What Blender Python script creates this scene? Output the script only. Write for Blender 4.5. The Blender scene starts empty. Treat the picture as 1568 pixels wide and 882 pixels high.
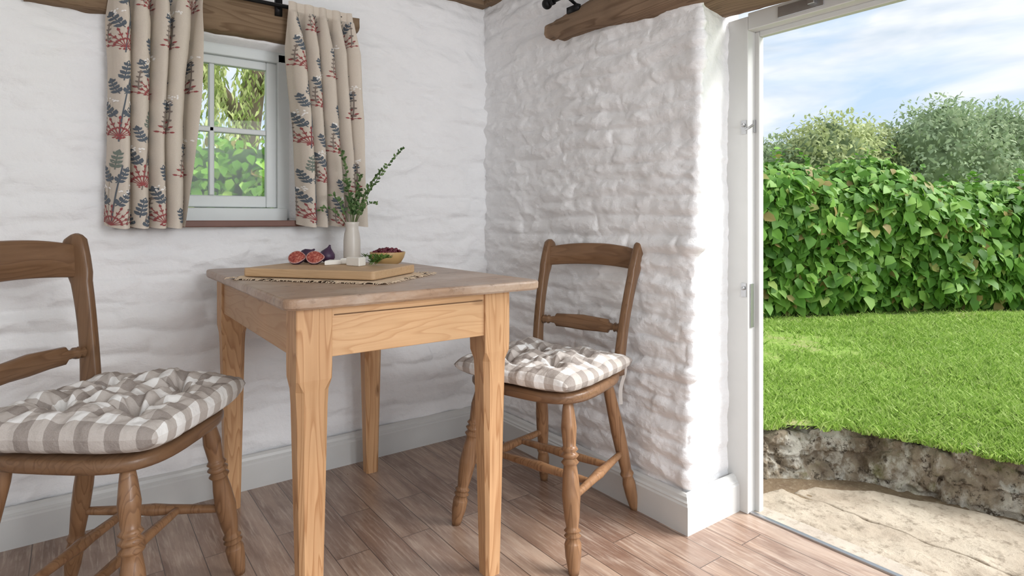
import bpy, math, random
import numpy as np
from mathutils import Vector, Matrix
random.seed(7); rng=np.random.default_rng(7)
sc=bpy.context.scene
try: sc.view_settings.view_transform='Standard'
except Exception: pass

# ---------------------------------------------------------------- noise
def _h(ix,iy,seed):
    n=(ix.astype(np.int64)*374761393+iy.astype(np.int64)*668265263+seed*1274126177)&0x7fffffff
    n=((n^(n>>13))*1274126177)&0x7fffffff
    n=(n^(n>>16))&0xffff
    return n/65535.0
def vn(x,y,seed=0):
    x=np.asarray(x,float);y=np.asarray(y,float)
    ix=np.floor(x);iy=np.floor(y);fx=x-ix;fy=y-iy
    fx=fx*fx*(3-2*fx);fy=fy*fy*(3-2*fy)
    a=_h(ix,iy,seed);b=_h(ix+1,iy,seed);c=_h(ix,iy+1,seed);d=_h(ix+1,iy+1,seed)
    return (a*(1-fx)+b*fx)*(1-fy)+(c*(1-fx)+d*fx)*fy
def fbm(x,y,seed=0,o=4):
    s=0;a=.5;f=1
    for i in range(o):
        s=s+a*vn(x*f,y*f,seed+i*17);a*=.5;f*=2.03
    return s
# ---------------------------------------------------------------- materials
def newmat(name):
    m=bpy.data.materials.new(name);m.use_nodes=True
    nt=m.node_tree;b=nt.nodes['Principled BSDF'];return m,nt,b
class NB:
    def __init__(s,nt): s.nt=nt
    def n(s,t,**kw):
        nd=s.nt.nodes.new(t)
        for k,v in kw.items():
            if k.startswith('i_'):
                key=k[2:]
                key=int(key) if key.isdigit() else key
                if isinstance(v,bpy.types.NodeSocket): s.nt.links.new(v,nd.inputs[key])
                else: nd.inputs[key].default_value=v
            else: setattr(nd,k,v)
        return nd
    def math(s,op,a,b=None,c=None):
        nd=s.nt.nodes.new('ShaderNodeMath');nd.operation=op
        for i,v in enumerate((a,b,c)):
            if v is None: continue
            if isinstance(v,bpy.types.NodeSocket): s.nt.links.new(v,nd.inputs[i])
            else: nd.inputs[i].default_value=v
        return nd.outputs[0]
    def mix(s,f,a,b,mode='MIX'):
        nd=s.nt.nodes.new('ShaderNodeMixRGB');nd.blend_type=mode
        for i,v in enumerate((f,a,b)):
            if isinstance(v,bpy.types.NodeSocket): s.nt.links.new(v,nd.inputs[i])
            elif i==0: nd.inputs[0].default_value=v
            else: nd.inputs[i].default_value=(*v,1) if len(v)==3 else v
        return nd.outputs[0]
    def ramp(s,f,stops):
        nd=s.nt.nodes.new('ShaderNodeValToRGB');s.nt.links.new(f,nd.inputs[0])
        cr=nd.color_ramp
        while len(cr.elements)<len(stops): cr.elements.new(.5)
        for e,(p,c) in zip(cr.elements,stops):
            e.position=p;e.color=(*c,1)
        return nd.outputs[0]
    def coord(s,kind='Object',scale=(1,1,1),rot=(0,0,0)):
        tc=s.nt.nodes.new('ShaderNodeTexCoord');mp=s.nt.nodes.new('ShaderNodeMapping')
        s.nt.links.new(tc.outputs[kind],mp.inputs[0]);mp.inputs['Scale'].default_value=scale
        mp.inputs['Rotation'].default_value=rot
        return mp.outputs[0]
    def noise(s,vec,scale,detail=4,rough=.55,dist=0):
        nd=s.nt.nodes.new('ShaderNodeTexNoise');s.nt.links.new(vec,nd.inputs['Vector'])
        nd.inputs['Scale'].default_value=scale;nd.inputs['Detail'].default_value=detail
        nd.inputs['Roughness'].default_value=rough;nd.inputs['Distortion'].default_value=dist
        return nd.outputs['Fac']
    def bump(s,h,strength,dist,bsdf):
        nd=s.nt.nodes.new('ShaderNodeBump');s.nt.links.new(h,nd.inputs['Height'])
        nd.inputs['Strength'].default_value=strength;nd.inputs['Distance'].default_value=dist
        s.nt.links.new(nd.outputs[0],bsdf.inputs['Normal'])
def L(nt,a,b): nt.links.new(a,b)

def simple(name,col,rough=.6,var=.08,nscale=30,metal=0,bump=0,spec=.5):
    m,nt,b=newmat(name);q=NB(nt)
    v=q.coord('Object');f=q.noise(v,nscale)
    c=q.mix(f,tuple(max(0,x*(1-var)) for x in col),tuple(min(1,x*(1+var)) for x in col))
    L(nt,c,b.inputs['Base Color']);b.inputs['Roughness'].default_value=rough
    b.inputs['Metallic'].default_value=metal;b.inputs['Specular IOR Level'].default_value=spec
    if bump: q.bump(f,bump,.002,b)
    return m
def wood(name,light,dark,axis='z',rough=.5,scale=1,contrast=.7,wear=None,rings=9,knots=True):
    m,nt,b=newmat(name);q=NB(nt)
    def ax3(al,ac): return {'x':(al,ac,ac),'y':(ac,al,ac),'z':(ac,ac,al)}[axis]
    w=q.noise(q.coord('Object',tuple(k*scale for k in ax3(.55,5.5))),2.2,2,.45,.5)
    rg=q.math('FRACT',q.math('MULTIPLY',w,float(rings)*2))
    line=q.ramp(rg,[(0,(.15,.15,.15)),(.55,(.35,.35,.35)),(.86,(1,1,1)),(.97,(.1,.1,.1))])
    fib=q.noise(q.coord('Object',ax3(3,130)),1.0,4,.6)
    fibr=q.ramp(fib,[(.35,(0,0,0)),(.7,(1,1,1))])
    c=q.mix(q.math('MULTIPLY',line,contrast),light,dark)
    c=q.mix(q.math('MULTIPLY',fibr,.28),c,dark)
    d=q.ramp(q.noise(q.coord('Object',(1,1,1)),4,3),[(.35,(0,0,0)),(.7,(1,1,1))])
    c=q.mix(q.math('MULTIPLY',d,.4),c,tuple(x*.62 for x in light))
    if knots:
        vk=q.coord('Object',ax3(3.2,9))
        vo=q.n('ShaderNodeTexVoronoi',i_Vector=vk,i_Scale=1.1)
        kn=q.ramp(vo.outputs['Distance'],[(0,(1,1,1)),(.06,(.7,.7,.7)),(.10,(0,0,0))])
        c=q.mix(q.math('MULTIPLY',kn,.6),c,tuple(x*.4 for x in dark))
    if wear:
        wn=q.noise(q.coord('Object',ax3(.5,1)),9,7,.72)
        wf=q.ramp(wn,[(.40,(0,0,0)),(.66,(1,1,1))])
        c=q.mix(q.math('MULTIPLY',wf,.6),c,wear)
        dn=q.ramp(q.noise(q.coord('Object',(1,1,1)),30,6,.7),[(.56,(0,0,0)),(.68,(1,1,1))])
        c=q.mix(q.math('MULTIPLY',dn,.5),c,tuple(x*.5 for x in dark))
    L(nt,c,b.inputs['Base Color']);b.inputs['Roughness'].default_value=rough
    b.inputs['Specular IOR Level'].default_value=.35
    q.bump(q.math('ADD',fib,q.math('MULTIPLY',line,-.3)),.35,.0015,b)
    return m

def wallmat():
    m,nt,b=newmat('white_limewash');q=NB(nt)
    v=q.coord('Object')
    c=q.mix(q.noise(v,5,5,.6),(.82,.815,.82),(.90,.90,.905))
    spots=q.ramp(q.noise(v,38,3),[(.68,(0,0,0)),(.78,(1,1,1))])
    c=q.mix(q.math('MULTIPLY',spots,.12),c,(.58,.52,.47))
    L(nt,c,b.inputs['Base Color']);b.inputs['Roughness'].default_value=.7;b.inputs['Specular IOR Level'].default_value=.25
    h=q.math('ADD',q.noise(v,55,6,.6),q.math('MULTIPLY',q.noise(q.coord('Object',(1,1,2.2)),14,5,.6,.6),1.6))
    q.bump(h,.5,.006,b)
    return m
def floormat():
    m,nt,b=newmat('oak_plank_floor');q=NB(nt)
    tc=nt.nodes.new('ShaderNodeTexCoord');sp=nt.nodes.new('ShaderNodeSeparateXYZ');L(nt,tc.outputs['Object'],sp.inputs[0])
    cb=nt.nodes.new('ShaderNodeCombineXYZ');L(nt,sp.outputs['Y'],cb.inputs[0]);L(nt,sp.outputs['X'],cb.inputs[1])
    br=q.n('ShaderNodeTexBrick',i_Vector=cb.outputs[0],i_Scale=1.0)
    br.offset=.37;br.inputs['Brick Width'].default_value=.62;br.inputs['Row Height'].default_value=.098
    br.inputs['Mortar Size'].default_value=.0013;br.inputs['Mortar Smooth'].default_value=.1
    br.inputs['Color1'].default_value=(0,0,0,1);br.inputs['Color2'].default_value=(1,1,1,1);br.inputs['Mortar'].default_value=(.5,.5,.5,1)
    off=q.n('ShaderNodeVectorMath',operation='MULTIPLY_ADD');L(nt,br.outputs['Color'],off.inputs[0]);off.inputs[1].default_value=(3.1,7.7,0)
    L(nt,tc.outputs['Object'],off.inputs[2])
    def an(sx,sy,s,d,r,ds=0):
        mp=nt.nodes.new('ShaderNodeMapping');L(nt,off.outputs[0],mp.inputs[0]);mp.inputs['Scale'].default_value=(sx,sy,1)
        return q.noise(mp.outputs[0],s,d,r,ds)
    g=an(6.5,.8,3.0,6,.62,1.0)
    g2=an(30,1.8,4,5,.65,.3)
    g3=an(3,1.4,2.0,5,.62,.5)
    base=q.mix(br.outputs['Color'],(.22,.13,.09),(.42,.29,.21))
    c=q.mix(q.math('MULTIPLY',q.ramp(g,[(.40,(0,0,0)),(.62,(1,1,1))]),.75),base,(.16,.085,.056))
    c=q.mix(q.math('MULTIPLY',q.ramp(g3,[(.48,(0,0,0)),(.70,(1,1,1))]),.55),c,(.50,.39,.31))
    c=q.mix(q.math('MULTIPLY',q.ramp(g2,[(.50,(0,0,0)),(.68,(1,1,1))]),.5),c,(.60,.49,.40))
    c=q.mix(br.outputs['Fac'],c,(.09,.055,.04))
    L(nt,c,b.inputs['Base Color'])
    L(nt,q.math('MULTIPLY_ADD',g,.25,.20),b.inputs['Roughness']);b.inputs['Specular IOR Level'].default_value=1.0
    h=q.math('SUBTRACT',q.math('MULTIPLY',g2,.35),q.math('MULTIPLY',br.outputs['Fac'],1.0))
    q.bump(h,.35,.002,b)
    return m
def gingham():
    m,nt,b=newmat('gingham_cotton');q=NB(nt)
    tc=nt.nodes.new('ShaderNodeTexCoord');sp=nt.nodes.new('ShaderNodeSeparateXYZ');L(nt,tc.outputs['Object'],sp.inputs[0])
    def st(o,off):
        f=q.math('FRACT',q.math('ADD',q.math('DIVIDE',o,.060),off));return q.math('GREATER_THAN',f,.5)
    s=q.math('MULTIPLY',q.math('ADD',st(sp.outputs['X'],.25),st(sp.outputs['Y'],.25)),.5)
    c=q.ramp(s,[(0,(.84,.83,.81)),(.5,(.50,.45,.41)),(1,(.29,.245,.215))])
    w=q.noise(q.coord('Object'),400,2)
    c=q.mix(q.math('MULTIPLY',w,.2),c,(.88,.87,.86))
    L(nt,c,b.inputs['Base Color']);b.inputs['Roughness'].default_value=.9;b.inputs['Specular IOR Level'].default_value=.1
    q.bump(q.noise(q.coord('Object'),18,5),.6,.014,b)
    return m
def leafmat(name,c1,c2,c3,trans=.3,rough=.45,extra=None,spec=.25):
    m,nt,b=newmat(name);q=NB(nt)
    g=nt.nodes.new('ShaderNodeNewGeometry')
    st=[(0,c1),(.5,c2),(1,c3)]
    if extra: st=[(0,c1),(.5,c2),(.93,c3),(.98,extra)]
    c=q.ramp(g.outputs['Random Per Island'],st)
    L(nt,c,b.inputs['Base Color']);b.inputs['Roughness'].default_value=rough;b.inputs['Specular IOR Level'].default_value=spec
    t=nt.nodes.new('ShaderNodeBsdfTranslucent');L(nt,c,t.inputs[0])
    mx=nt.nodes.new('ShaderNodeMixShader');mx.inputs[0].default_value=trans
    L(nt,b.outputs[0],mx.inputs[1]);L(nt,t.outputs[0],mx.inputs[2])
    L(nt,mx.outputs[0],nt.nodes['Material Output'].inputs[0])
    return m
def stonemat(name,a,bcol,cc,sc_=3,bumpd=.02,lo=.52,hi=.66):
    m,nt,b=newmat(name);q=NB(nt);v=q.coord('Object')
    n1=q.noise(v,sc_,8,.65);n2=q.noise(v,sc_*6,6,.7)
    c=q.mix(q.ramp(n1,[(.35,(0,0,0)),(.65,(1,1,1))]),a,bcol)
    c=q.mix(q.ramp(n2,[(lo,(0,0,0)),(hi,(1,1,1))]),c,cc)
    L(nt,c,b.inputs['Base Color']);b.inputs['Roughness'].default_value=.9;b.inputs['Specular IOR Level'].default_value=.15
    q.bump(n2,.7,bumpd,b);return m

M_wall=wallmat();M_floor=floormat();M_ging=gingham()
PL_,PD_=(.68,.41,.215),(.38,.175,.07)
M_pine=wood('waxed_pine',PL_,PD_,'z',.45,1,.85)
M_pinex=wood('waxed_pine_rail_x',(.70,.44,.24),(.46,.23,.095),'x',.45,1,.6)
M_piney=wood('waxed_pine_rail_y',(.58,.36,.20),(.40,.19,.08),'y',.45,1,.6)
M_top=wood('worn_table_top',(.43,.285,.19),(.24,.14,.088),'x',.36,.8,.5,wear=(.56,.475,.405),rings=6)
M_chair=wood('old_elm_chair',(.34,.185,.093),(.13,.058,.026),'z',.32,1.2,.7,rings=6,knots=False)
M_chairx=wood('old_elm_chair_rail',(.25,.14,.075),(.11,.052,.025),'x',.32,1.2,.6,rings=6,knots=False)
M_chairb=wood('old_elm_chair_post',(.24,.135,.072),(.105,.05,.024),'z',.32,1.2,.6,rings=6,knots=False)
M_beam=wood('oak_beam',(.27,.185,.115),(.12,.07,.037),'x',.85,.6,.8)
M_beamy=wood('oak_beam_y',(.30,.205,.135),(.12,.07,.04),'y',.85,.6,.8)
M_paint=simple('grey_eggshell_paint',(.60,.60,.585),.42,.03,20)
M_wpaint=simple('window_white_paint',(.68,.71,.70),.4,.03,20)
M_iron=simple('black_iron',(.012,.012,.013),.45,.3,60,.6,.3)
M_metal=simple('pewter_metal',(.45,.45,.46),.35,.1,60,.9)
M_board=wood('cutting_board_wood',(.60,.41,.24),(.42,.25,.12),'x',.5,1,.35,knots=False)
M_linen=simple('burlap_linen',(.74,.59,.43),.95,.25,260,0,.6,.1)
M_ceramic=simple('cream_ceramic',(.62,.57,.51),.35,.06,25)
M_stem=simple('plant_stem',(.10,.13,.04),.6,.2,40)
M_leafv=leafmat('vase_leaf',(.05,.10,.035),(.09,.17,.055),(.17,.26,.10),.2)
M_sill=simple('sill_oxblood',(.14,.055,.035),.5,.25,12)
M_tie=simple('cotton_tie',(.66,.62,.58),.9,.05)

# ---------------------------------------------------------------- mesh helpers
class G:
    def __init__(s): s.v=[];s.f=[];s.m=[]
    def add(s,v,f,mi=0):
        o=len(s.v);s.v+= [tuple(map(float,p)) for p in v];s.f+=[tuple(i+o for i in q) for q in f];s.m+=[mi]*len(f)
    def obj(s,name,mats,parent=None,smooth=True,loc=(0,0,0),rot=(0,0,0),bevel=0,autos=None):
        me=bpy.data.meshes.new(name);me.from_pydata(s.v,[],s.f);me.update()
        ob=bpy.data.objects.new(name,me);sc.collection.objects.link(ob)
        if not isinstance(mats,(list,tuple)): mats=[mats]
        for m in mats: me.materials.append(m)
        me.polygons.foreach_set('material_index',s.m)
        if smooth: me.polygons.foreach_set('use_smooth',[True]*len(me.polygons))
        ob.location=loc;ob.rotation_euler=rot
        if parent: ob.parent=parent
        if bevel:
            b=ob.modifiers.new('bevel','BEVEL');b.width=bevel;b.segments=3;b.limit_method='ANGLE';b.angle_limit=.6
            b.harden_normals=False
        return ob
def fastmesh(name,V,F,mats,parent=None,smooth=False,mi=None):
    V=np.asarray(V,np.float32);F=np.asarray(F,np.int32);n=F.shape[1]
    me=bpy.data.meshes.new(name);me.vertices.add(len(V));me.vertices.foreach_set('co',V.ravel())
    me.loops.add(F.size);me.loops.foreach_set('vertex_index',F.ravel())
    me.polygons.add(len(F));me.polygons.foreach_set('loop_start',np.arange(0,F.size,n,dtype=np.int32))
    try: me.polygons.foreach_set('loop_total',np.full(len(F),n,np.int32))
    except Exception: pass
    if not isinstance(mats,(list,tuple)): mats=[mats]
    for m in mats: me.materials.append(m)
    me.update(calc_edges=True);me.validate()
    if smooth: me.polygons.foreach_set('use_smooth',np.ones(len(me.polygons),bool))
    if mi is not None: me.polygons.foreach_set('material_index',np.asarray(mi,np.int32))
    ob=bpy.data.objects.new(name,me);sc.collection.objects.link(ob)
    if parent: ob.parent=parent
    return ob
def empty(name,loc=(0,0,0),rz=0):
    e=bpy.data.objects.new(name,None);sc.collection.objects.link(e);e.location=loc;e.rotation_euler=(0,0,rz)
    e.empty_display_size=.05;return e
def boxg(g,lo,hi,mi=0):
    x0,y0,z0=lo;x1,y1,z1=hi
    g.add([(x0,y0,z0),(x1,y0,z0),(x1,y1,z0),(x0,y1,z0),(x0,y0,z1),(x1,y0,z1),(x1,y1,z1),(x0,y1,z1)],
     [(0,3,2,1),(4,5,6,7),(0,1,5,4),(1,2,6,5),(2,3,7,6),(3,0,4,7)],mi)
def box(name,lo,hi,mat,parent=None,bevel=.003):
    g=G();boxg(g,lo,hi);return g.obj(name,mat,parent,False,bevel=bevel)
def tube(g,pts,rad,segs=10,mi=0,cap=True):
    pts=[Vector(p) for p in pts];n=len(pts);V=[];F=[]
    up=Vector((0,0,1))
    t0=(pts[1]-pts[0]).normalized()
    ref=Vector((1,0,0)) if abs(t0.z)>.9 else up
    nx=t0.cross(ref).normalized()
    for i,p in enumerate(pts):
        t=(pts[min(i+1,n-1)]-pts[max(i-1,0)]).normalized()
        nx=(nx-t*nx.dot(t)).normalized();ny=t.cross(nx)
        r=rad[i] if hasattr(rad,'__len__') else rad
        for k in range(segs):
            a=2*math.pi*k/segs;V.append(p+nx*(r*math.cos(a))+ny*(r*math.sin(a)))
    for i in range(n-1):
        for k in range(segs):
            k2=(k+1)%segs;F.append((i*segs+k,i*segs+k2,(i+1)*segs+k2,(i+1)*segs+k))
    if cap:
        F.append(tuple(range(segs))[::-1]);F.append(tuple((n-1)*segs+k for k in range(segs)))
    g.add(V,F,mi)
def turned(g,p0,p1,prof,segs=20,mi=0):
    p0=Vector(p0);p1=Vector(p1)
    ts=[t for t,_ in prof];rs=[r for _,r in prof]
    T=sorted(set(ts+list(np.linspace(0,1,30))))
    R=np.interp(T,ts,rs)
    tube(g,[p0.lerp(p1,t) for t in T],list(R),segs,mi)
def sweep_rect(g,pts,hw,hd,mi=0,rnd=.6,seg=16):
    pts=[Vector(p) for p in pts];n=len(pts);V=[];F=[]
    for i,p in enumerate(pts):
        t=(pts[min(i+1,n-1)]-pts[max(i-1,0)]).normalized()
        ax=Vector((1,0,0));ny=t.cross(ax).normalized();ax=ny.cross(t)
        for k in range(seg):
            a=2*math.pi*(k+.5)/seg;c=math.cos(a);s_=math.sin(a)
            c=math.copysign(abs(c)**.45,c);s_=math.copysign(abs(s_)**.45,s_)
            V.append(p+ax*(hw[i]*c)+ny*(hd[i]*s_))
    for i in range(n-1):
        for k in range(seg):
            k2=(k+1)%seg;F.append((i*seg+k,i*seg+k2,(i+1)*seg+k2,(i+1)*seg+k))
    F.append(tuple(range(seg))[::-1]);F.append(tuple((n-1)*seg+k for k in range(seg)))
    g.add(V,F,mi)
def lathe(g,prof,c=(0,0,0),segs=32,mi=0):
    V=[];F=[];n=len(prof)
    for z,r in prof:
        for k in range(segs):
            a=2*math.pi*k/segs;V.append((c[0]+r*math.cos(a),c[1]+r*math.sin(a),c[2]+z))
    for i in range(n-1):
        for k in range(segs):
            k2=(k+1)%segs;F.append((i*segs+k,i*segs+k2,(i+1)*segs+k2,(i+1)*segs+k))
    F.append(tuple(range(segs))[::-1]);F.append(tuple((n-1)*segs+k for k in range(segs)))
    g.add(V,F,mi)
def sphere(g,c,r,mi=0,seg=14,rings=8,sz=(1,1,1)):
    V=[];F=[]
    for i in range(rings+1):
        th=math.pi*i/rings
        for k in range(seg):
            a=2*math.pi*k/seg;V.append((c[0]+r*sz[0]*math.sin(th)*math.cos(a),c[1]+r*sz[1]*math.sin(th)*math.sin(a),c[2]+r*sz[2]*math.cos(th)))
    for i in range(rings):
        for k in range(seg):
            k2=(k+1)%seg;F.append((i*seg+k,(i+1)*seg+k,(i+1)*seg+k2,i*seg+k2))
    g.add(V,F,mi)
# ---------------------------------------------------------------- ROOM
YB=2.262;XR=1.505;CEIL=1.925
def rubble(s,z,h,w,seed,warp):
    """rounded, uneven limewashed courses: joints wander, many are filled in"""
    z=z+warp*(fbm(s*3.2,z*4,seed,3)-.45)*2+.012*(fbm(s*13,z*13,seed+1,3)-.45)
    row=np.floor(z/h);fy=z/h-row
    hgt=.7+.6*_h(row,row*0,seed+2)
    jit=_h(row,row*0,seed+9)
    ss=s/w+jit*3.3+.5*(vn(s*7,z*9,seed+4)-.5);col=np.floor(ss);fx=ss-col
    br=_h(col,row,seed+5);tilt=_h(col,row,seed+6)-.5
    py=np.sin(np.pi*np.clip(fy,0,1))**.7
    px=np.clip(1-np.abs(2*fx-1)**6,0,1)**.6
    fill=np.clip((fbm(s*6,z*7,seed+12,3)-.30)*4,0,1)
    px=1-(1-px)*fill*.8
    return py*px*(.45+.75*br)*hgt+tilt*(fy-.5)*.9*py,br
def gridfaces(nu,nv):
    i=np.arange(nu-1)[:,None]*nv+np.arange(nv-1)[None,:]
    return np.stack([i,i+nv,i+nv+1,i+1],-1)
WX0,WX1,WZ0,WZ1=.125,.668,.942,1.583
xs=np.concatenate([np.arange(-1.6,WX0,.007)[:-1],np.linspace(WX0,WX1,76),np.arange(WX1+.007,XR+.03,.007)])
zs=np.concatenate([np.arange(-.02,WZ0,.007)[:-1],np.linspace(WZ0,WZ1,90),np.arange(WZ1+.007,CEIL+.03,.007)])
Xg,Zg=np.meshgrid(xs,zs,indexing='ij')
p,br=rubble(Xg,Zg,.085,.23,3,.04)
msk=.35+.65*np.clip((fbm(Xg*1.6,Zg*1.6,50)-.36)*4,0,1)
msk*=np.clip(1.25-.45*Zg,.5,1.2)
ridge=np.clip(1-np.abs(2*fbm(Xg*4,Zg*10,61)-1)*2.4,0,1)**2
disp=(.019*p*msk+.034*fbm(Xg*3,Zg*3.8,20)+.020*fbm(Xg*8,Zg*14,21)+.010*ridge+.006*fbm(Xg*26,Zg*36,22)-.046)
V=np.stack([Xg,YB-disp,Zg],-1).reshape(-1,3)
F=gridfaces(len(xs),len(zs))
cx=(xs[:-1]+xs[1:])/2;cz=(zs[:-1]+zs[1:])/2
hole=(cx[:,None]>WX0)&(cx[:,None]<WX1)&(cz[None,:]>WZ0)&(cz[None,:]<WZ1)
F=F[~hole]
ia=int(np.argmin(abs(xs-WX0)));ib=int(np.argmin(abs(xs-WX1)));ja=int(np.argmin(abs(zs-WZ0)));jb=int(np.argmin(abs(zs-WZ1)))
loop=[(i,ja) for i in range(ia,ib)]+[(ib,j) for j in range(ja,jb)]+[(i,jb) for i in range(ib,ia,-1)]+[(ia,j) for j in range(jb,ja,-1)]
idx=[i*len(zs)+j for i,j in loop];n0=len(V)
ext=V[idx].copy();ext[:,1]=2.52
V=np.vstack([V,ext]);m_=len(idx)
RF=np.array([[idx[k],idx[(k+1)%m_],n0+(k+1)%m_,n0+k] for k in range(m_)])
wall_back=fastmesh('wall_back',V,np.vstack([F,RF]),M_wall,None,True)
g=G()
boxg(g,(-1.6,2.50,-.02),(WX0-.0,2.56,CEIL+.05));boxg(g,(WX1,2.50,-.02),(1.83,2.56,CEIL+.05))
boxg(g,(WX0,2.50,-.02),(WX1,2.56,WZ0));boxg(g,(WX0,2.50,WZ1),(WX1,2.56,CEIL+.05))
g.obj('outer_leaf',M_wall,wall_back,False)
ys=np.arange(-1.6,YB+.02,.03);z3=np.arange(-.02,CEIL+.03,.03)
Yg,Z3=np.meshgrid(ys,z3,indexing='ij')
fastmesh('wall_left_unseen',np.stack([-1.59+.02*fbm(Yg*4,Z3*5,77),Yg,Z3],-1).reshape(-1,3),gridfaces(len(ys),len(z3)).reshape(-1,4),M_wall,None,True)  # unseen west wall, added so the room darkens towards the left
# right wall (wraps round the door reveal)
YE=1.158;XE=1.745;rc=.024
path=[];nor=[]
for y in np.arange(YB+.03,YE+rc,-.0055): path.append((XR,y));nor.append((-1,0))
for a in np.linspace(0,math.pi/2,9): path.append((XR+rc-rc*math.cos(a),YE+rc-rc*math.sin(a)));nor.append((-math.cos(a),-math.sin(a)))
for x in np.arange(XR+rc+.0055,XE+.02,.0055): path.append((x,YE));nor.append((0,-1))
path=np.array(path);nor=np.array(nor)
sl=np.concatenate([[0],np.cumsum(np.linalg.norm(np.diff(path,axis=0),axis=1))])
zs2=np.arange(-.02,CEIL+.03,.0055)
Sg,Zg=np.meshgrid(sl,zs2,indexing='ij')
p,br=rubble(Sg+.003,Zg,.063,.22,11,.034)
sc_corner=YB+.03-YE
nearc=np.exp(-((Sg-sc_corner)/.045)**2);endf=np.clip((Sg-sc_corner-.015)/.03,0,1)
amp=(.40+.60*np.clip((Sg)/.5,0,1))*(1-.85*endf)
ridge=np.clip(1-np.abs(2*fbm(Sg*6,Zg*17,63)-1)*2.2,0,1)**2
disp=.014*p*amp+.024*fbm(Sg*4,Zg*4,31)+.016*fbm(Sg*11,Zg*20,32)*(1-.6*endf)+.007*ridge*(1-.6*endf)+.005*fbm(Sg*35,Zg*45,34)-.034
disp+=nearc*(.034*(fbm(Sg*4,Zg*17,37,4)-.48)+.004)
P3=np.zeros(Sg.shape+(3,))
P3[...,0]=path[:,0][:,None]+nor[:,0][:,None]*disp
P3[...,1]=path[:,1][:,None]+nor[:,1][:,None]*disp
wcor=np.where(Sg<sc_corner,np.clip((Sg-sc_corner+.35)/.35,0,1),np.clip(1-(Sg-sc_corner)/.22,0,1))
P3[...,1]-=.062*np.clip(Zg/1.6,0,1.1)*wcor
P3[...,2]=Zg
wall_right=fastmesh('wall_right',P3.reshape(-1,3),gridfaces(len(sl),len(zs2)).reshape(-1,4)[:,::-1],M_wall,None,True)
g=G()
boxg(g,(XR+.03,-.55,1.70),(XE+.06,YE+.03,CEIL+.05))
boxg(g,(XR,-1.6,-.02),(XE+.09,-.64,CEIL+.05))
boxg(g,(XE+.02,YE+.037,-.05),(XE+.09,2.55,CEIL+.05))
g.obj('masonry_over_door',M_wall,wall_right,False)
YF=1.165
zz=np.arange(-.1,1.62,.012);aa=np.arange(0,.032,.006)
A,Z=np.meshgrid(aa,zz,indexing='ij')
p,_b=rubble(A+3,Z,.085,.3,70,.03)
dd=.022*p+.02*fbm(A*9,Z*9,71)
Pe=np.stack([XE+.062+A, (YF-.062)+.050-dd*1.1, Z],-1)
fastmesh('stone_reveal',Pe.reshape(-1,3),gridfaces(len(aa),len(zz)).reshape(-1,4),stonemat('outside_stone',(.55,.54,.52),(.72,.71,.69),(.4,.39,.37),5),wall_right,True)

box('floor',(-1.6,-1.6,-.06),(XE+.015,YB+.02,0),M_floor,None,0)
g=G();boxg(g,(-1.6,-1.2,CEIL),(XE+.09,2.56,CEIL+.06));ceiling=g.obj('ceiling',M_wall,None,False)
g=G();boxg(g,(-1.6,YB-.035,CEIL-.022),(XR,YB+.02,CEIL));boxg(g,(XR-.03,-.5,CEIL-.022),(XR+.01,YB-.035,CEIL));g.obj('trim_1',M_beam,None,False,bevel=.003)

prof=[(0,0),(.026,0),(.026,.085),(.022,.09),(.022,.094),(.016,.099),(.013,.108),(.006,.114),(0,.115)]
def baseboard(name,a,b,nrm,mats):
    a=Vector(a);b=Vector(b);nrm=Vector(nrm)
    g=G();V=[]
    for q in (a,b):
        for o,z in prof: V.append((q.x+nrm.x*o,q.y+nrm.y*o,z))
    n=len(prof);F=[(i,i+1,n+i+1,n+i) for i in range(n-1)]+[tuple(range(n))[::-1],tuple(n+i for i in range(n))]
    g.add(V,F);return g.obj(name,mats,None,False)
baseboard('baseboard_back',(-1.6,YB),(XR,YB),(0,-1),M_paint)
g=G();V=[]
for (cx_,cy_,nx_,ny_) in ((XR,YB,-1,0),(XR,YE,-1,-1),(XE,YE,0,-1)):
    for o,z in prof: V.append((cx_+nx_*o,cy_+ny_*o,z))
n=len(prof);F=[]
for s_ in range(2): F+=[(s_*n+i,s_*n+i+1,(s_+1)*n+i+1,(s_+1)*n+i) for i in range(n-1)]
g.add(V,F);g.obj('baseboard_right',M_paint,None,False)

# door frame
dr=empty('door_1')
g=G()
boxg(g,(XE,YF-.062,0),(XE+.065,YF+.03,1.60));boxg(g,(XE+.04,YF-.078,0),(XE+.065,YF-.06,1.555))
boxg(g,(XE,-.6,1.555),(XE+.065,YF-.062,1.61));boxg(g,(XE+.04,-.6,1.538),(XE+.065,YF-.078,1.556))
boxg(g,(XE,-.64,0),(XE+.065,-.58,1.60))
g.obj('frame',M_paint,dr,False,bevel=.003)
g=G();boxg(g,(XE+.01,-.6,-.01),(XE+.026,YF-.06,.006));g.obj('threshold_strip',M_metal,dr,False,bevel=.002)
g=G();boxg(g,(XE+.028,-.6,-.06),(XE+.090,YF-.06,.002));g.obj('threshold_sill',stonemat('sill_stone',(.42,.36,.30),(.52,.46,.38),(.33,.28,.22),6,.004),dr,False,bevel=.002)
g=G()
for z in (1.245,.72):
    boxg(g,(XE-.003,YF-.058,z-.022),(XE+.002,YF-.040,z+.022));sphere(g,(XE-.008,YF-.05,z+.006),.006)
boxg(g,(XE+.03,YF-.067,1.23),(XE+.05,YF-.06,1.27));boxg(g,(XE+.012,YF-.066,.60),(XE+.03,YF-.061,.74))
tube(g,[(XE-.01,YF-.06,1.235),(XE-.012,YF-.075,1.24),(XE-.004,YF-.085,1.25)],.004)
g.obj('latch_plates',M_metal,dr,False)
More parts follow.
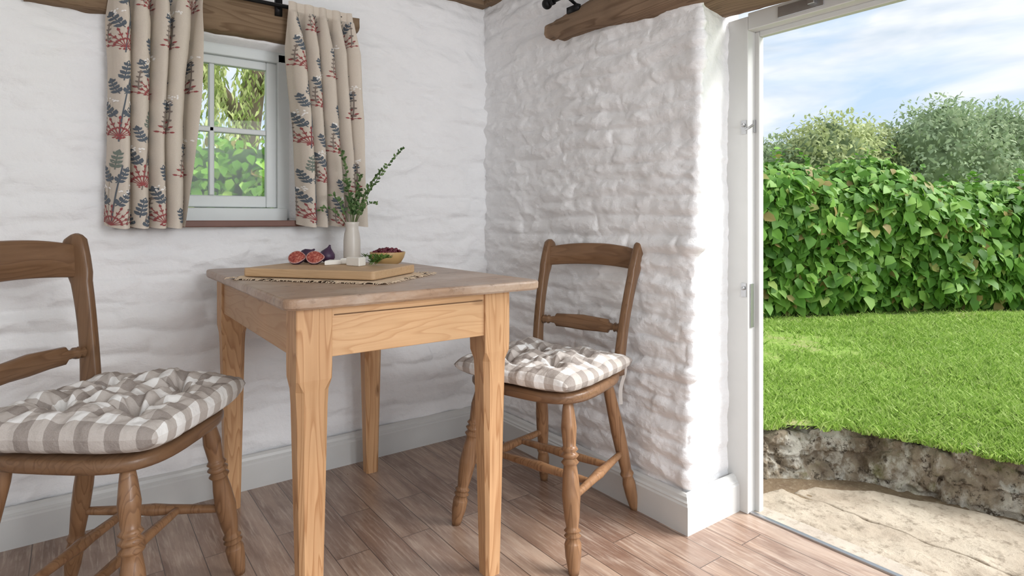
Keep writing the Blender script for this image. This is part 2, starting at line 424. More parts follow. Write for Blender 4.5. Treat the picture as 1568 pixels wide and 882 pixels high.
g=G();boxg(g,(XE-.004,.86,1.565),(XE+.001,1.0,1.6));boxg(g,(XE-.02,.88,1.575),(XE-.003,.90,1.59));g.obj('head_bracket',M_metal,dr,False,bevel=.002)

def beam(name,fn,n,mat):
    V=[];F=[];seg=28
    for i in range(n):
        c,hy,hz,ax=fn(i/(n-1))
        for k in range(seg):
            a=2*math.pi*(k+.5)/seg;cc=math.cos(a);ss=math.sin(a)
            cc=math.copysign(abs(cc)**.35,cc);ss=math.copysign(abs(ss)**.35,ss)
            nz=1+.16*(float(fbm(i*.22,k*.7,5))-.5)
            if ax=='x': V.append((c[0],c[1]+hy*cc*nz,c[2]+hz*ss*nz))
            else: V.append((c[0]+hy*cc*nz,c[1],c[2]+hz*ss*nz))
    for i in range(n-1):
        for k in range(seg):
            k2=(k+1)%seg;F.append((i*seg+k,i*seg+k2,(i+1)*seg+k2,(i+1)*seg+k))
    F.append(tuple(range(seg)));F.append(tuple((n-1)*seg+k for k in range(seg)))
    g=G();g.add(V,F);return g.obj(name,mat,None,True)
def f1(t):
    x=-.12+1.015*t;zb=1.590+ (.085*max(0,(x-.70)/.19) if x>.70 else 0)
    zt=1.735;return ((x,2.315,(zb+zt)/2),.090,(zt-zb)/2,'x')
beam('window_lintel_beam',f1,90,M_beam)
def f2(t):
    y=1.785-2.38*t;zb=1.637-.045*min(1,t/.28)+.006*math.sin(y*13);zt=1.710+.03*min(1,t/.15)
    if t<.02: zb+=.012;zt-=.006
    return ((1.60,y,(zb+zt)/2),.135,(zt-zb)/2,'y')
beam('door_lintel_beam',f2,140,M_beamy)

# ---------------------------------------------------------------- window
win=empty('window_1')
g=G();y0,y1=2.365,2.42
fx0,fx1,fz0,fz1=.135,.660,.95,1.578
boxg(g,(WX0-.01,y0,fz0),(fx0+.035,y1,fz1));boxg(g,(fx1-.035,y0,fz0),(WX1+.01,y1,fz1))
boxg(g,(fx0,y0,fz1-.035),(fx1,y1,fz1+.02));boxg(g,(fx0,y0-.01,fz0-.02),(fx1,y1,fz0+.04))
g.obj('outer_frame',M_wpaint,win,False,bevel=.004)
g=G();sy0,sy1=2.382,2.412;a0,a1,b0,b1=.170,.626,.992,1.543
gx0,gx1,gz0,gz1=.214,.588,1.035,1.512
boxg(g,(a0,sy0,b0),(gx0,sy1,b1));boxg(g,(gx1,sy0,b0),(a1,sy1,b1))
boxg(g,(gx0,sy0,b0),(gx1,sy1,gz0));boxg(g,(gx0,sy0,gz1),(gx1,sy1,b1))
mx=(gx0+gx1)/2;boxg(g,(mx-.009,sy0+.002,gz0),(mx+.009,sy1,gz1));boxg(g,(gx0,sy0+.002,1.265),(gx1,sy1,1.285))
g.obj('sash',M_wpaint,win,False,bevel=.004)
m,nt,b=newmat('window_glass')
tr=nt.nodes.new('ShaderNodeBsdfTransparent');gl=nt.nodes.new('ShaderNodeBsdfGlossy');gl.inputs['Roughness'].default_value=.02
fr=nt.nodes.new('ShaderNodeFresnel');fr.inputs[0].default_value=1.25;mxs=nt.nodes.new('ShaderNodeMixShader');L(nt,fr.outputs[0],mxs.inputs[0]);L(nt,tr.outputs[0],mxs.inputs[1]);L(nt,gl.outputs[0],mxs.inputs[2]);L(nt,mxs.outputs[0],nt.nodes['Material Output'].inputs[0])
g=G();g.add([(gx0,2.40,gz0),(gx1,2.40,gz0),(gx1,2.40,gz1),(gx0,2.40,gz1)],[(0,1,2,3)]);g.obj('glass',m,win,False)
g=G();boxg(g,(WX0-.03,YB-.035,.922),(WX1+.02,2.37,.944));g.obj('sill',M_sill,win,False,bevel=.003)

g=G();ZR=1.705;YR=2.195
tube(g,[(-.05,YR,ZR),(.80,YR,ZR)],.007,12);sphere(g,(.805,YR,ZR),.014);sphere(g,(-.055,YR,ZR),.014)
for x in (.02,.59): tube(g,[(x,YR,ZR),(x,2.24,ZR-.005)],.006,8);boxg(g,(x-.012,2.215,ZR-.03),(x+.012,2.23,ZR+.03))
g.obj('curtain_rod',M_iron,None,True)
g=G();tube(g,[(1.425,1.72,1.752),(1.425,-.5,1.752)],.0075,12);sphere(g,(1.425,1.725,1.752),.02,sz=(1,1,1));tube(g,[(1.425,1.70,1.752),(1.425,1.688,1.752)],.013)
for y in (1.62,.6): tube(g,[(1.425,y,1.752),(1.475,y,1.73)],.006,8);boxg(g,(1.455,y-.03,1.70),(1.47,y+.03,1.722));tube(g,[(1.425,y+.012,1.752),(1.425,y-.012,1.752)],.012)
g.obj('curtain_rod',M_iron,None,True)

# curtains
m,nt,b=newmat('curtain_linen');q=NB(nt)
wv=q.noise(q.coord('Object',(1,1,1)),420,2);c=q.mix(wv,(.62,.54,.46),(.76,.68,.59));L(nt,c,b.inputs['Base Color']);b.inputs['Roughness'].default_value=.95;b.inputs['Specular IOR Level'].default_value=.1
q.bump(wv,.3,.001,b)
tl=nt.nodes.new('ShaderNodeBsdfTranslucent');L(nt,c,tl.inputs[0]);ms=nt.nodes.new('ShaderNodeMixShader');ms.inputs[0].default_value=.15
L(nt,b.outputs[0],ms.inputs[1]);L(nt,tl.outputs[0],ms.inputs[2]);L(nt,ms.outputs[0],nt.nodes['Material Output'].inputs[0])
M_cur=m
M_slate=simple('thread_slate',(.10,.12,.145),.9,.2);M_red=simple('thread_red',(.30,.07,.07),.9,.2);M_taupe=simple('thread_taupe',(.22,.18,.155),.9,.2);M_whi=simple('thread_white',(.88,.85,.82),.9,.05);M_grn=simple('thread_greygreen',(.17,.20,.17),.9,.1)
def curtain(name,xt,xb,nf,ph,seed):
    Wc=.50;Hc=.80;z1=1.722;z0=.925
    def S(a,bb):
        s=np.asarray(a)/Wc;t=np.asarray(bb)/Hc
        w=np.clip(t*5,0,1)
        x=(xt[0]*(1-t)+xb[0]*t)+(xt[1]-xt[0])*(1-t)*s+(xb[1]-xb[0])*t*s
        sp=s+.035*np.sin(3*t+ph)+.09*(vn(s*3+seed,t*1.8,seed)-.5)
        am=.012+.025*w+.006*t
        fw=np.sin(2*math.pi*nf*sp+ph);fw=np.sign(fw)*np.abs(fw)**.8
        y=2.182+am*fw+.008*np.sin(2*math.pi*nf*.5*sp+ph*2)*w+.010*(fbm(s*9,t*6,seed+2)-.5)
        x=x+.015*np.cos(2*math.pi*nf*sp*1+ph+.8)*w+.006*(fbm(s*5,t*5,seed+7)-.5)
        y=np.where(t<.045, np.minimum(y,2.188)*.5+2.1835*.5-.004, y)
        z=z1-(z1-z0)*t+.006*np.sin(2*math.pi*nf*sp+ph)*t
        return np.stack([x,y,z],-1)
    def N(a,bb):
        e=.001;du=S(a+e,bb)-S(a-e,bb);dv=S(a,bb+e)-S(a,bb-e)
        n=np.cross(du,dv);n/=np.linalg.norm(n,axis=-1,keepdims=True)+1e-12
        return n
    e=empty(name)
    A,B=np.meshgrid(np.linspace(0,Wc,280),np.linspace(0,Hc,170),indexing='ij')
    V=S(A,B)
    fastmesh('cloth',V.reshape(-1,3),gridfaces(280,170).reshape(-1,4),M_cur,e,True)
    r=random.Random(seed)
    polys=[]
    def leaf(a,bb,ang,ln,wd,c):
        ts=[0,.25,.6,1,.6,.25];ws=[0,.8,.9,0,-.9,-.8]
        polys.append(([(a+math.sin(ang)*ln*t+math.cos(ang)*wd*w,bb-math.cos(ang)*ln*t+math.sin(ang)*wd*w) for t,w in zip(ts,ws)],c))
    def stem(a,bb,ang,ln,c,w=.0011,curve=0):
        n=7;L_=[];x,y=a,bb
        for i in range(n+1):
            L_.append((x,y,ang));x+=math.sin(ang)*ln/n;y-=math.cos(ang)*ln/n;ang+=curve/n
        for i in range(n):
            x0,y0,a0=L_[i];x1,y1,a1=L_[i+1]
            polys.append(([(x0-math.cos(a0)*w,y0-math.sin(a0)*w),(x0+math.cos(a0)*w,y0+math.sin(a0)*w),(x1+math.cos(a1)*w,y1+math.sin(a1)*w),(x1-math.cos(a1)*w,y1-math.sin(a1)*w)],c))
        return L_
    def sprig(a,bb,ang,ln,c,lf=.017,cv=.3,fat=.30):
        Ls=stem(a,bb,ang,ln,c,.0012,cv)
        for i,(x,y,an) in enumerate(Ls[1::2]):
            k=lf*(1-.08*i)
            leaf(x,y,an+.85,k,k*fat,c);leaf(x,y,an-.85,k,k*fat,c)
        leaf(Ls[-1][0],Ls[-1][1],Ls[-1][2],lf,lf*fat,c)
    def fan(a,bb,sz,c,full=3):
        for k in range(-4,5):
            an=k*.30;st=stem(a,bb,an,sz*(1-.03*abs(k)),c,.0010,.25*k/4)
            leaf(st[-1][0],st[-1][1],st[-1][2],.012,.003,c)
            for j in (3,5): leaf(st[j][0],st[j][1],st[j][2]+.5,.009,.0018,c);leaf(st[j][0],st[j][1],st[j][2]-.5,.009,.0018,c)
    def umbel(a,bb,c,n=12,rad=.02):
        for k in range(n):
            an=r.uniform(0,6.28);d=r.uniform(.003,rad);leaf(a+math.sin(an)*d,bb+math.cos(an)*d,an,.0055,.0024,c)
    cols=4;rep=.27
    for i in range(cols):
        cx_=(i+.5)*Wc/cols;off=(i%2)*rep*.5+r.uniform(-.02,.02)
        for j in range(-1,4):
            y0_=j*rep+off+rep
            a=cx_+r.uniform(-.006,.006)
            stem(a,y0_,.03,.20,3 if i%2 else 1,.0014,.1)
            fan(a,y0_-.015,.052,2)
            umbel(a,y0_-.012,2,10,.010)
            for s_ in (-1,1):
                sprig(a+s_*.006,y0_-.075,s_*.75,.046,1,.018,-s_*.3,.30)
                sprig(a+s_*.004,y0_-.145,s_*.6,.040,1,.016,-s_*.3,.30)
            umbel(a-.022,y0_-.125,4,12,.014);umbel(a+.026,y0_-.120,4,9,.012)
            sprig(a,y0_-.185,.05,.045,1 if (i+j)%2 else 5,.018,.1,.30)
            sprig(a+.035,y0_-.02,.12,.10,3,.009,-.2,.45)
            sprig(a-.036,y0_-.035,-.1,.05,3,.010,.2,.28)
            umbel(a+.048,y0_-.14,4,10,.012)
    g=G()
    for pl,c in polys:
        P=np.array(pl)
        if P[:,0].min()<.004 or P[:,0].max()>Wc-.004 or P[:,1].min()<.03 or P[:,1].max()>Hc-.004: continue
        X=S(P[:,0],P[:,1]);Nn=N(P[:,0],P[:,1])
        sgn=np.where(Nn[:,1:2]<0,1,-1)
        n=len(pl)
        off=X+Nn*sgn*.0012
        if n==4: g.add(off,[(0,1,2,3)],c)
        else: g.add(off,[(0,1,5),(1,2,4,5),(2,3,4)],c)
    g.obj('embroidery',[M_slate,M_slate,M_red,M_taupe,M_whi,M_grn],e,False)
    return e
curtain('curtain',(.095,.345),(.075,.295),4.5,.6,12)
curtain('curtain',(.612,.845),(.655,.880),4.5,2.1,31)

# ---------------------------------------------------------------- TABLE
tb=empty('dining_table')
TX0,TX1,TY0,TY1,TZ=.352,1.033,1.27,2.215,.782
def rrect(x0,x1,y0,y1,r,ns=8):
    pts=[]
    for (cx_,cy_,a0) in ((x1-r,y1-r,0),(x0+r,y1-r,90),(x0+r,y0+r,180),(x1-r,y0+r,270)):
        for k in range(ns+1):
            a=math.radians(a0+90*k/ns);pts.append((cx_+r*math.cos(a),cy_+r*math.sin(a)))
    return pts
def slab(g,rect,r,z0,z1,ed=.004,mi=0,ns=8):
    x0,x1,y0,y1=rect;V=[];n=None
    for ins,z in ((ed,z0),(0,z0+ed),(0,z1-ed),(ed*.3,z1-ed*.3),(ed,z1)):
        pts=rrect(x0+ins,x1-ins,y0+ins,y1-ins,max(r-ins,.001),ns);n=len(pts);V+=[(a,b_,z) for a,b_ in pts]
    F=[]
    for i in range(4):
        for k in range(n):
            k2=(k+1)%n;F.append((i*n+k,i*n+k2,(i+1)*n+k2,(i+1)*n+k))
    F.append(tuple(range(n))[::-1]);F.append(tuple(4*n+k for k in range(n)))
    g.add(V,F,mi)
g=G();V=[];base=rrect(TX0,TX1,TY0,TY1,.028,8);dense=[]
for i in range(len(base)):
    a=base[i];b_=base[(i+1)%len(base)];L_=math.dist(a,b_);k_=max(1,int(L_/.008))
    for j in range(k_): dense.append((a[0]+(b_[0]-a[0])*j/k_,a[1]+(b_[1]-a[1])*j/k_))
n=len(dense);ccx,ccy=(TX0+TX1)/2,(TY0+TY1)/2
for ins,z in ((.005,TZ-.025),(0,TZ-.020),(0,TZ-.006),(.002,TZ-.002),(.006,TZ)):
    for x,y in dense:
        w_=.0035*(float(fbm(x*22+z*40,y*22,301))-.45)
        dx_,dy_=ccx-x,ccy-y;dl=math.hypot(dx_,dy_)
        V.append((x+dx_/dl*(ins+w_),y+dy_/dl*(ins+w_),z))
F=[(i*n+k,i*n+(k+1)%n,(i+1)*n+(k+1)%n,(i+1)*n+k) for i in range(4) for k in range(n)]
F.append(tuple(range(n))[::-1]);F.append(tuple(4*n+k for k in range(n)))
g.add(V,F);g.obj('table_top',M_top,tb,False)
LX=(.420,.902);LY=(1.335,2.135)
g=G()
for lx in LX:
    for ly in LY:
        V=[];seq=[(.757,.039,.002),(.63,.039,.002),(.60,.039,.004),(.575,.036,.014),(.54,.034,.0125),(.3,.029,.010),(.0,.0225,.007)]
        for z,h,c in seq:
            for sx,sy in ((1,1),(-1,1),(-1,-1),(1,-1)):
                pr=[(h,h-c),(h-c,h)]
                if sx*sy<0: pr=pr[::-1]
                for a,b_ in pr: V.append((lx+sx*a,ly+sy*b_,z))
        F=[]
        for i in range(len(seq)-1):
            for k in range(8):
                k2=(k+1)%8;F.append((i*8+k,(i+1)*8+k,(i+1)*8+k2,i*8+k2))
        F.append(tuple(range(8)));F.append(tuple((len(seq)-1)*8+k for k in range(8))[::-1])
        g.add(V,F)
g.obj('legs',M_pine,tb,False)
g=G()
for ly,o in ((LY[0],-1),(LY[1],1)):
    y=ly+o*.020;boxg(g,(LX[0]+.038,y-.012,.645),(LX[1]-.038,y+.012,.757))
g.obj('apron_ends',M_pinex,tb,False,bevel=.002)
g=G();y=LY[0]-.020
boxg(g,(LX[0]+.045,y-.0135,.736),(LX[1]-.045,y-.010,.7385))
g.obj('drawer_gap',simple('gap_dark_strip',(.14,.07,.03),.8),tb,False)  # thin dark strip laid on the apron as the drawer gap line
g=G()
for lx,o in ((LX[0],-1),(LX[1],1)):
    x=lx+o*.020;boxg(g,(x-.012,LY[0]+.038,.645),(x+.012,LY[1]-.038,.757))
g.obj('apron_sides',M_piney,tb,False,bevel=.002)

# ---------------------------------------------------------------- CHAIRS
def cushion(g,sx,sy,th,z0,seed,shift=0):
    n=120;u=np.linspace(-1,1,n);U,Vv=np.meshgrid(u,u,indexing='ij')
    X=U*np.sqrt(1-.10*Vv**2);Y=Vv*np.sqrt(1-.10*U**2)
    edge=(1-np.abs(U)**5)*(1-np.abs(Vv)**5)
    h=np.clip(edge,0,1)**.42
    tuft=np.zeros_like(U);pl=np.zeros_like(U)
    for a in (-.40,.40):
        for b_ in (-.40,.40):
            r2=np.sqrt((U-a)**2+(Vv-b_)**2);an=np.arctan2(Vv-b_,U-a)
            tuft+=np.exp(-(r2/.19)**2)*.85
            pl+=np.exp(-(r2/.38)**2)*(1-np.exp(-(r2/.08)**2))*(.13*np.sin(an*6+seed+a*9)+.07*np.sin(an*11+b_*7))
    cross=np.exp(-(U/.10)**2)*.22+np.exp(-(Vv/.10)**2)*.22
    top=z0+.5*th+.5*th*h*(1+.6*(fbm(U*2.5+seed,Vv*2.5,seed)-.5)*2)-th*(.60*tuft+pl+cross*.4)*h
    top+=.012*(fbm(U*7,Vv*7,seed+5)-.5)*h
    bot=z0+.5*th-.5*th*np.clip(edge,0,1)**.35
    wob=1+.07*(fbm(U*3+9,Vv*3,seed+8)-.5)
    Vt=np.stack([X*sx*wob,Y*sy*wob+shift,top],-1).reshape(-1,3);Vb=np.stack([X*sx*wob,Y*sy*wob+shift,bot],-1).reshape(-1,3)
    F=gridfaces(n,n).reshape(-1,4)
    g.add(Vt,[tuple(f) for f in F.tolist()]);g.add(Vb,[tuple(f)[::-1] for f in F.tolist()])
def ribbon(g,pts,w,dirv,mi=0):
    V=[];F=[];d=Vector(dirv).normalized()*w/2
    for p in pts: V+= [Vector(p)-d,Vector(p)+d]
    for i in range(len(pts)-1): F.append((2*i,2*i+1,2*i+3,2*i+2))
    g.add(V,F,mi)
FL=[(0,.013),(.06,.017),(.16,.022),(.27,.018),(.29,.024),(.305,.017),(.325,.0255),(.345,.017),(.365,.025),(.385,.018),(.45,.022),(.56,.0255),(.68,.021),(.74,.0165),(.755,.023),(.77,.017),(.785,.0235),(.80,.0175),(.83,.023),(.90,.0215),(1,.0135)]
BL=[(0,.013),(.1,.018),(.4,.022),(.55,.021),(.70,.017),(.725,.022),(.75,.017),(.80,.021),(.9,.019),(1,.013)]
ST=[(0,.009),(.1,.0105),(.4,.013),(.5,.0155),(.6,.013),(.9,.0105),(1,.009)]
def chair(loc,rz,seed,bk=.87,rake=1.0,cth=.07,railh=.066,pd=.023):
    e=empty('dining_chair',loc,rz)
    g=G();V=[];n=64;lv=[(.90,.432),(.98,.438),(1.0,.446),(1.0,.456),(.985,.464),(.95,.467)]
    for k,z in lv:
        for i in range(n):
            a=2*math.pi*i/n;c=math.cos(a);s_=math.sin(a)
            c=math.copysign(abs(c)**.58,c);s_=math.copysign(abs(s_)**.58,s_)
            wx=.215-.032*(s_+1)/2;V.append((wx*c*k,.208*s_*k-.006,z))
    F=[]
    for j in range(len(lv)-1):
        for i in range(n):
            i2=(i+1)%n;F.append((j*n+i,j*n+i2,(j+1)*n+i2,(j+1)*n+i))
    F.append(tuple(range(n))[::-1]);F.append(tuple((len(lv)-1)*n+i for i in range(n)))
    g.add(V,F);g.obj('seat',M_chairx,e,True)
    fl={};g=G()
    for s_ in (-1,1):
        fl[s_]=((s_*.158,-.145,.44),(s_*.215,-.205,0));turned(g,*fl[s_],FL)
    g.obj('front_legs',M_chair,e)
    bl={};g=G()
    for s_ in (-1,1):
        bl[s_]=((s_*.128,.13,.44),(s_*.180,.225,0));turned(g,*bl[s_],BL)
    g.obj('back_legs',M_chair,e)
    g=G();mids=[]
    for s_ in (-1,1):
        a=Vector(fl[s_][0]).lerp(Vector(fl[s_][1]),.58);b_=Vector(bl[s_][0]).lerp(Vector(bl[s_][1]),.56)
        turned(g,a,b_,ST,12);mids.append((a,b_))
    turned(g,mids[0][0].lerp(mids[0][1],.33),mids[1][0].lerp(mids[1][1],.33),ST,12)
    turned(g,mids[0][0].lerp(mids[0][1],.68),mids[1][0].lerp(mids[1][1],.68),ST,12)
    g.obj('stretchers',M_chair,e)
    g=G();T=np.linspace(0,1,22)
    def post(t):
        return (.158+.022*t,.155+(.025*t+.085*t**2.2)*rake,.45+(bk-.455)*t)
    for s_ in (-1,1):
        P=[];hw=[];hd=[]
        for t in T:
            x,y,z=post(t);P.append((s_*x,y,z));hw.append(.0135);hd.append(pd-.006*math.sin(math.pi*min(1,t*1.1))+ (.004 if t>.8 else 0))
        x,y,z=post(1);P+=[(s_*x,y+.004,z+.008),(s_*x,y+.008,z+.015),(s_*x,y+.010,z+.018)];hw+=[.013,.010,.004];hd+=[pd-.002,pd-.009,.005]
        sweep_rect(g,P,hw,hd)
    g.obj('back_posts',M_chairb,e)
    g=G();nx=30;V=[];F=[]
    for i in range(nx):
        u=-1+2*i/(nx-1);x=.178*u
        yc=post(.9)[1]+.030*(1-u*u)
        zt=bk-.012+.018*(1-abs(u)**2.5);zb=bk-.012-railh+.010*(1-u*u)
        for (dy,z) in ((-.010,zb+.004),(-.011,(zb+zt)/2),(-.010,zt-.004),(-.005,zt),(.006,zt),(.011,zt-.004),(.012,(zb+zt)/2),(.011,zb+.004),(.006,zb),(-.005,zb)):
            V.append((x,yc+dy+ .10*(z-zb),z))
    for i in range(nx-1):
        for k in range(10):
            k2=(k+1)%10;F.append((i*10+k,(i+1)*10+k,(i+1)*10+k2,i*10+k2))
    F.append(tuple(range(10)));F.append(tuple((nx-1)*10+k for k in range(10))[::-1])
    g.add(V,F);g.obj('top_rail',M_chairx,e)
    g=G();prf=[(-1,.009,.009),(-.9,.0095,.0095),(-.86,.015,.015),(-.83,.009,.009),(-.78,.015,.015),(-.75,.009,.009),(-.68,.012,.010),(-.64,.012,.010),(-.60,.023,.011),(-.35,.024,.011),(0,.027,.011)]
    prf=prf+[(-a,b_,c) for a,b_,c in prf[:-1][::-1]]
    V=[];F=[];tm=.36;sg=14;nx=len(prf)
    for u,hz,hy in prf:
        x=.168*u;yc=post(tm)[1]+.028*(1-u*u);zc=post(tm)[2]
        for k in range(sg):
            a=2*math.pi*(k+.5)/sg;V.append((x,yc+hy*math.copysign(abs(math.cos(a))**.7,math.cos(a)),zc+hz*math.copysign(abs(math.sin(a))**.7,math.sin(a))))
    for i in range(nx-1):
        for k in range(sg):
            k2=(k+1)%sg;F.append((i*sg+k,(i+1)*sg+k,(i+1)*sg+k2,i*sg+k2))
    F.append(tuple(range(sg)));F.append(tuple((nx-1)*sg+k for k in range(sg))[::-1])
    g.add(V,F);g.obj('mid_rail',M_chairx,e)
    cg=empty('seat_cushion');cg.parent=e
    g=G();cushion(g,.218,.205,cth,.468,seed,-.035);g.obj('pad',M_ging,cg)
    g=G();r=random.Random(seed)
    for s_ in (-1,1):
        for k in range(2):
            x=s_*(.150+.010*k);dx=r.uniform(-.01,.02);ln=r.uniform(.08,.14)
            pts=[(x+s_*(.0+dx*t)+.005*math.sin(6*t+k),.178+.012*math.sin(3*t+k)+.012*t,.478-ln*t) for t in np.linspace(0,1,10)]
            ribbon(g,pts,.012,(.6,.6*(k-.5),.1))
    g.obj('ties',M_tie,cg,True)
    return e
chair((1.215,1.455,0),math.radians(-74),3,.858)
chair((.066,1.675,0),math.radians(53.5),8,.893,.55,.092,.085,.027)

# ---------------------------------------------------------------- table-top things
C=np.array([.614,1.737]);aV=np.array([.614,-.789]);bV=np.array([.789,.614])
n=90;u=np.linspace(-1,1,n);U,W_=np.meshgrid(u,u,indexing='ij')
rg=.02*(vn(W_*30,U*0,3)-.5)
px=U*.238*(1+rg)+.02;py=W_*(.160)*(1+.1*(vn(U*35,W_*0,4)-.5))-.016
XY=C+px[...,None]*aV+py[...,None]*bV
Z=TZ+.002+.012*np.clip(fbm(U*6,W_*6,9)-.35,0,1)*np.clip((np.maximum(abs(U),abs(W_))-.86)*9,0,1)
ob=fastmesh('burlap_cloth',np.stack([XY[...,0],XY[...,1],Z],-1).reshape(-1,3),gridfaces(n,n).reshape(-1,4),M_linen,None,True)
g=G();r=random.Random(4)
for i in range(280):
    side=r.choice([0,1,2,3]);t=r.uniform(-1,1)
    if side==0: p=(t*.238+.02,-.174);d=(0,-1)
    elif side==1: p=(.258,t*.158-.014);d=(1,0)
    elif side==2: p=(-.218,t*.158-.014);d=(-1,0)
    else: p=(t*.238+.02,.144);d=(0,1)
    ln=r.uniform(.008,.02);sd=r.uniform(-.6,.6)
    P0=C+p[0]*aV+p[1]*bV;D=d[0]*aV+d[1]*bV;Pp=np.array([-D[1],D[0]])
    P1=P0+D*ln*.5+Pp*ln*sd*.3;P2=P0+D*ln+Pp*ln*sd
    tube(g,[(*P0,TZ+.003),(*P1,TZ+.004),(*P2,TZ+.0015)],.0008,4)
g.obj('fringe',M_linen,ob)
cb=empty('cutting_board',(C[0],C[1],TZ+.0045),math.atan2(aV[1],aV[0]))
g=G();slab(g,(-.208,.208,-.128,.128),.012,0,.024,.003);g.obj('board',M_board,cb,False)
BZ=TZ+.0045+.0245
M_fig=simple('fig_skin',(.045,.018,.05),.45,.5,18)
m,nt,b=newmat('fig_flesh');q=NB(nt)
gr=q.coord('Object');nz=q.noise(gr,160,3)
c=q.ramp(nz,[(.35,(.20,.025,.022)),(.6,(.40,.10,.07)),(.8,(.70,.42,.30))]);L(nt,c,b.inputs['Base Color']);b.inputs['Roughness'].default_value=.25;M_flesh=m
M_rim=simple('fig_rim',(.42,.24,.22),.5)
def figwhole(loc,r,rot):
    g=G();prof=[(-.95,.25),(-.85,.6),(-.5,.93),(-.1,1),(.3,.88),(.65,.55),(.95,.26),(1.2,.14),(1.35,.12)]
    lathe(g,[(z*r,rr*r) for z,rr in prof],segs=24);o=g.obj('fig',M_fig,None,loc=loc,rot=rot);return o
figwhole((.645,1.868,BZ+.0245),.0245,(.15,.2,0));figwhole((.600,1.925,BZ+.023),.023,(.9,.0,.8))
def fighalf(loc,r,rz,tilt=50):
    g=G();n=28;rings=7;V=[];F=[];mi=[]
    def shp(a): return 1+.28*max(0,math.cos(a))**6
    for i in range(rings+1):
        th=math.pi/2*i/rings
        for k in range(n):
            a=2*math.pi*k/n;V.append((r*math.cos(th)*shp(a)*math.cos(a),r*math.cos(th)*math.sin(a),-r*.95*math.sin(th)))
    for i in range(rings):
        for k in range(n): k2=(k+1)%n;F.append((i*n+k,(i+1)*n+k,(i+1)*n+k2,i*n+k2))
    g.add(V,F,0)
    V=[]
    for kk,zz_ in ((1,0),(.90,.001),(.45,.003),(.02,.001)):
        for k in range(n):
            a=2*math.pi*k/n;V.append((r*kk*shp(a)*math.cos(a),r*kk*math.sin(a),zz_))
    F1=[(k,(k+1)%n,n+(k+1)%n,n+k) for k in range(n)]
    F2=[(j*n+k,j*n+(k+1)%n,(j+1)*n+(k+1)%n,(j+1)*n+k) for j in (1,2) for k in range(n)]
    g.add(V,F1,2);g.f+= [tuple(i+len(g.v)-len(V) for i in f) for f in F2];g.m+=[1]*len(F2)
    return g.obj('halved_fig',[M_fig,M_flesh,M_rim],None,loc=loc,rot=(math.radians(tilt),0,rz))
fighalf((.548,1.868,BZ+.0215),.024,math.radians(-34));fighalf((.592,1.832,BZ+.0215),.024,math.radians(-20))
M_cheese=simple('white_cheese',(.82,.79,.73),.55,.04,60,0,.3)
def wedge(loc,rz,L_=.05,w=.03,h=.02):
    g=G();V=[(0,0,0),(L_,-w/2,0),(L_,w/2,0),(0,0,h),(L_,-w/2,h),(L_,w/2,h)]
    g.add(V,[(0,2,1),(3,4,5),(0,1,4,3),(1,2,5,4),(2,0,3,5)]);return g.obj('cheese_wedge',M_cheese,None,False,loc=loc,rot=(0,0,rz),bevel=.003)
wedge((.60,1.765,BZ),.6,.055,.045,.014);wedge((.650,1.722,BZ),-.9,.055,.04,.026);wedge((.655,1.785,BZ),.2,.045,.035,.018)
def leafpoly(g,p,d,nrm,ln,wd,mi=0,fold=.15):
    p=Vector(p);d=Vector(d).normalized();s_=d.cross(Vector(nrm)).normalized();n_=s_.cross(d)
    V=[p,p+d*ln*.35+s_*wd*.9+n_*wd*fold,p+d*ln*.7+s_*wd*.75+n_*wd*fold,p+d*ln,p+d*ln*.7-s_*wd*.75+n_*wd*fold,p+d*ln*.35-s_*wd*.9+n_*wd*fold,p+d*ln*.35,p+d*ln*.7]
    g.add(V,[(0,1,6),(1,2,7,6),(2,3,7),(3,4,7),(4,5,6,7),(5,0,6)],mi)
M_herb=leafmat('herb_leaf',(.07,.14,.03),(.13,.25,.05),(.22,.36,.09),.2)
g=G();r=random.Random(9)
for k in range(10):
    p=Vector((.712+r.uniform(-.022,.022),1.700+r.uniform(-.02,.02),BZ+.003));an=r.uniform(-1.2,1.2);pts=[]
    for i in range(9):
        pts.append(p.copy());p=p+Vector((math.cos(an)*.006,math.sin(an)*.006,.005*(1-i/6)+ .0004));p.z=max(p.z,BZ+.002);an+=r.uniform(-.2,.2)
    tube(g,pts,.0009,5)
    for pt in pts[1:]:
        for s_ in range(3):
            a2=r.uniform(0,6.28);leafpoly(g,pt,(math.cos(a2),math.sin(a2),r.uniform(.1,.9)),(0,0,1),.017,.003)
g.obj('herb_sprig',M_herb,None,False)
bw=empty('wooden_bowl',(.905,1.99,TZ))
g=G();lathe(g,[(0,.028),(.003,.032),(.012,.047),(.030,.058),(.048,.063),(.050,.062),(.049,.060),(.030,.054),(.014,.040),(.010,.02),(.010,.001)],segs=40)
g.obj('bowl',simple('turned_bowl_wood',(.54,.35,.15),.4,.2,20),bw)
g=G();r=random.Random(5)
for i in range(80):
    a=r.uniform(0,6.28);d=.050*math.sqrt(r.random());sphere(g,(d*math.cos(a),d*math.sin(a),.042+.014*(1-(d/.05)**2)+r.uniform(0,.006)),r.uniform(.0055,.0075),0,8,6)
g.obj('berries',simple('dark_berries',(.13,.014,.03),.25,.7,70),bw)
vs=empty('flower_vase',(.800,2.06,TZ))
g=G();lathe(g,[(0,.026),(.003,.0285),(.04,.030),(.09,.0295),(.115,.0265),(.13,.0225),(.145,.0225),(.155,.0255),(.157,.0245),(.15,.021),(.13,.019),(.05,.02),(.045,.001)],segs=40)
g.obj('vase',M_ceramic,vs)
g=G();gl_=G();r=random.Random(15)
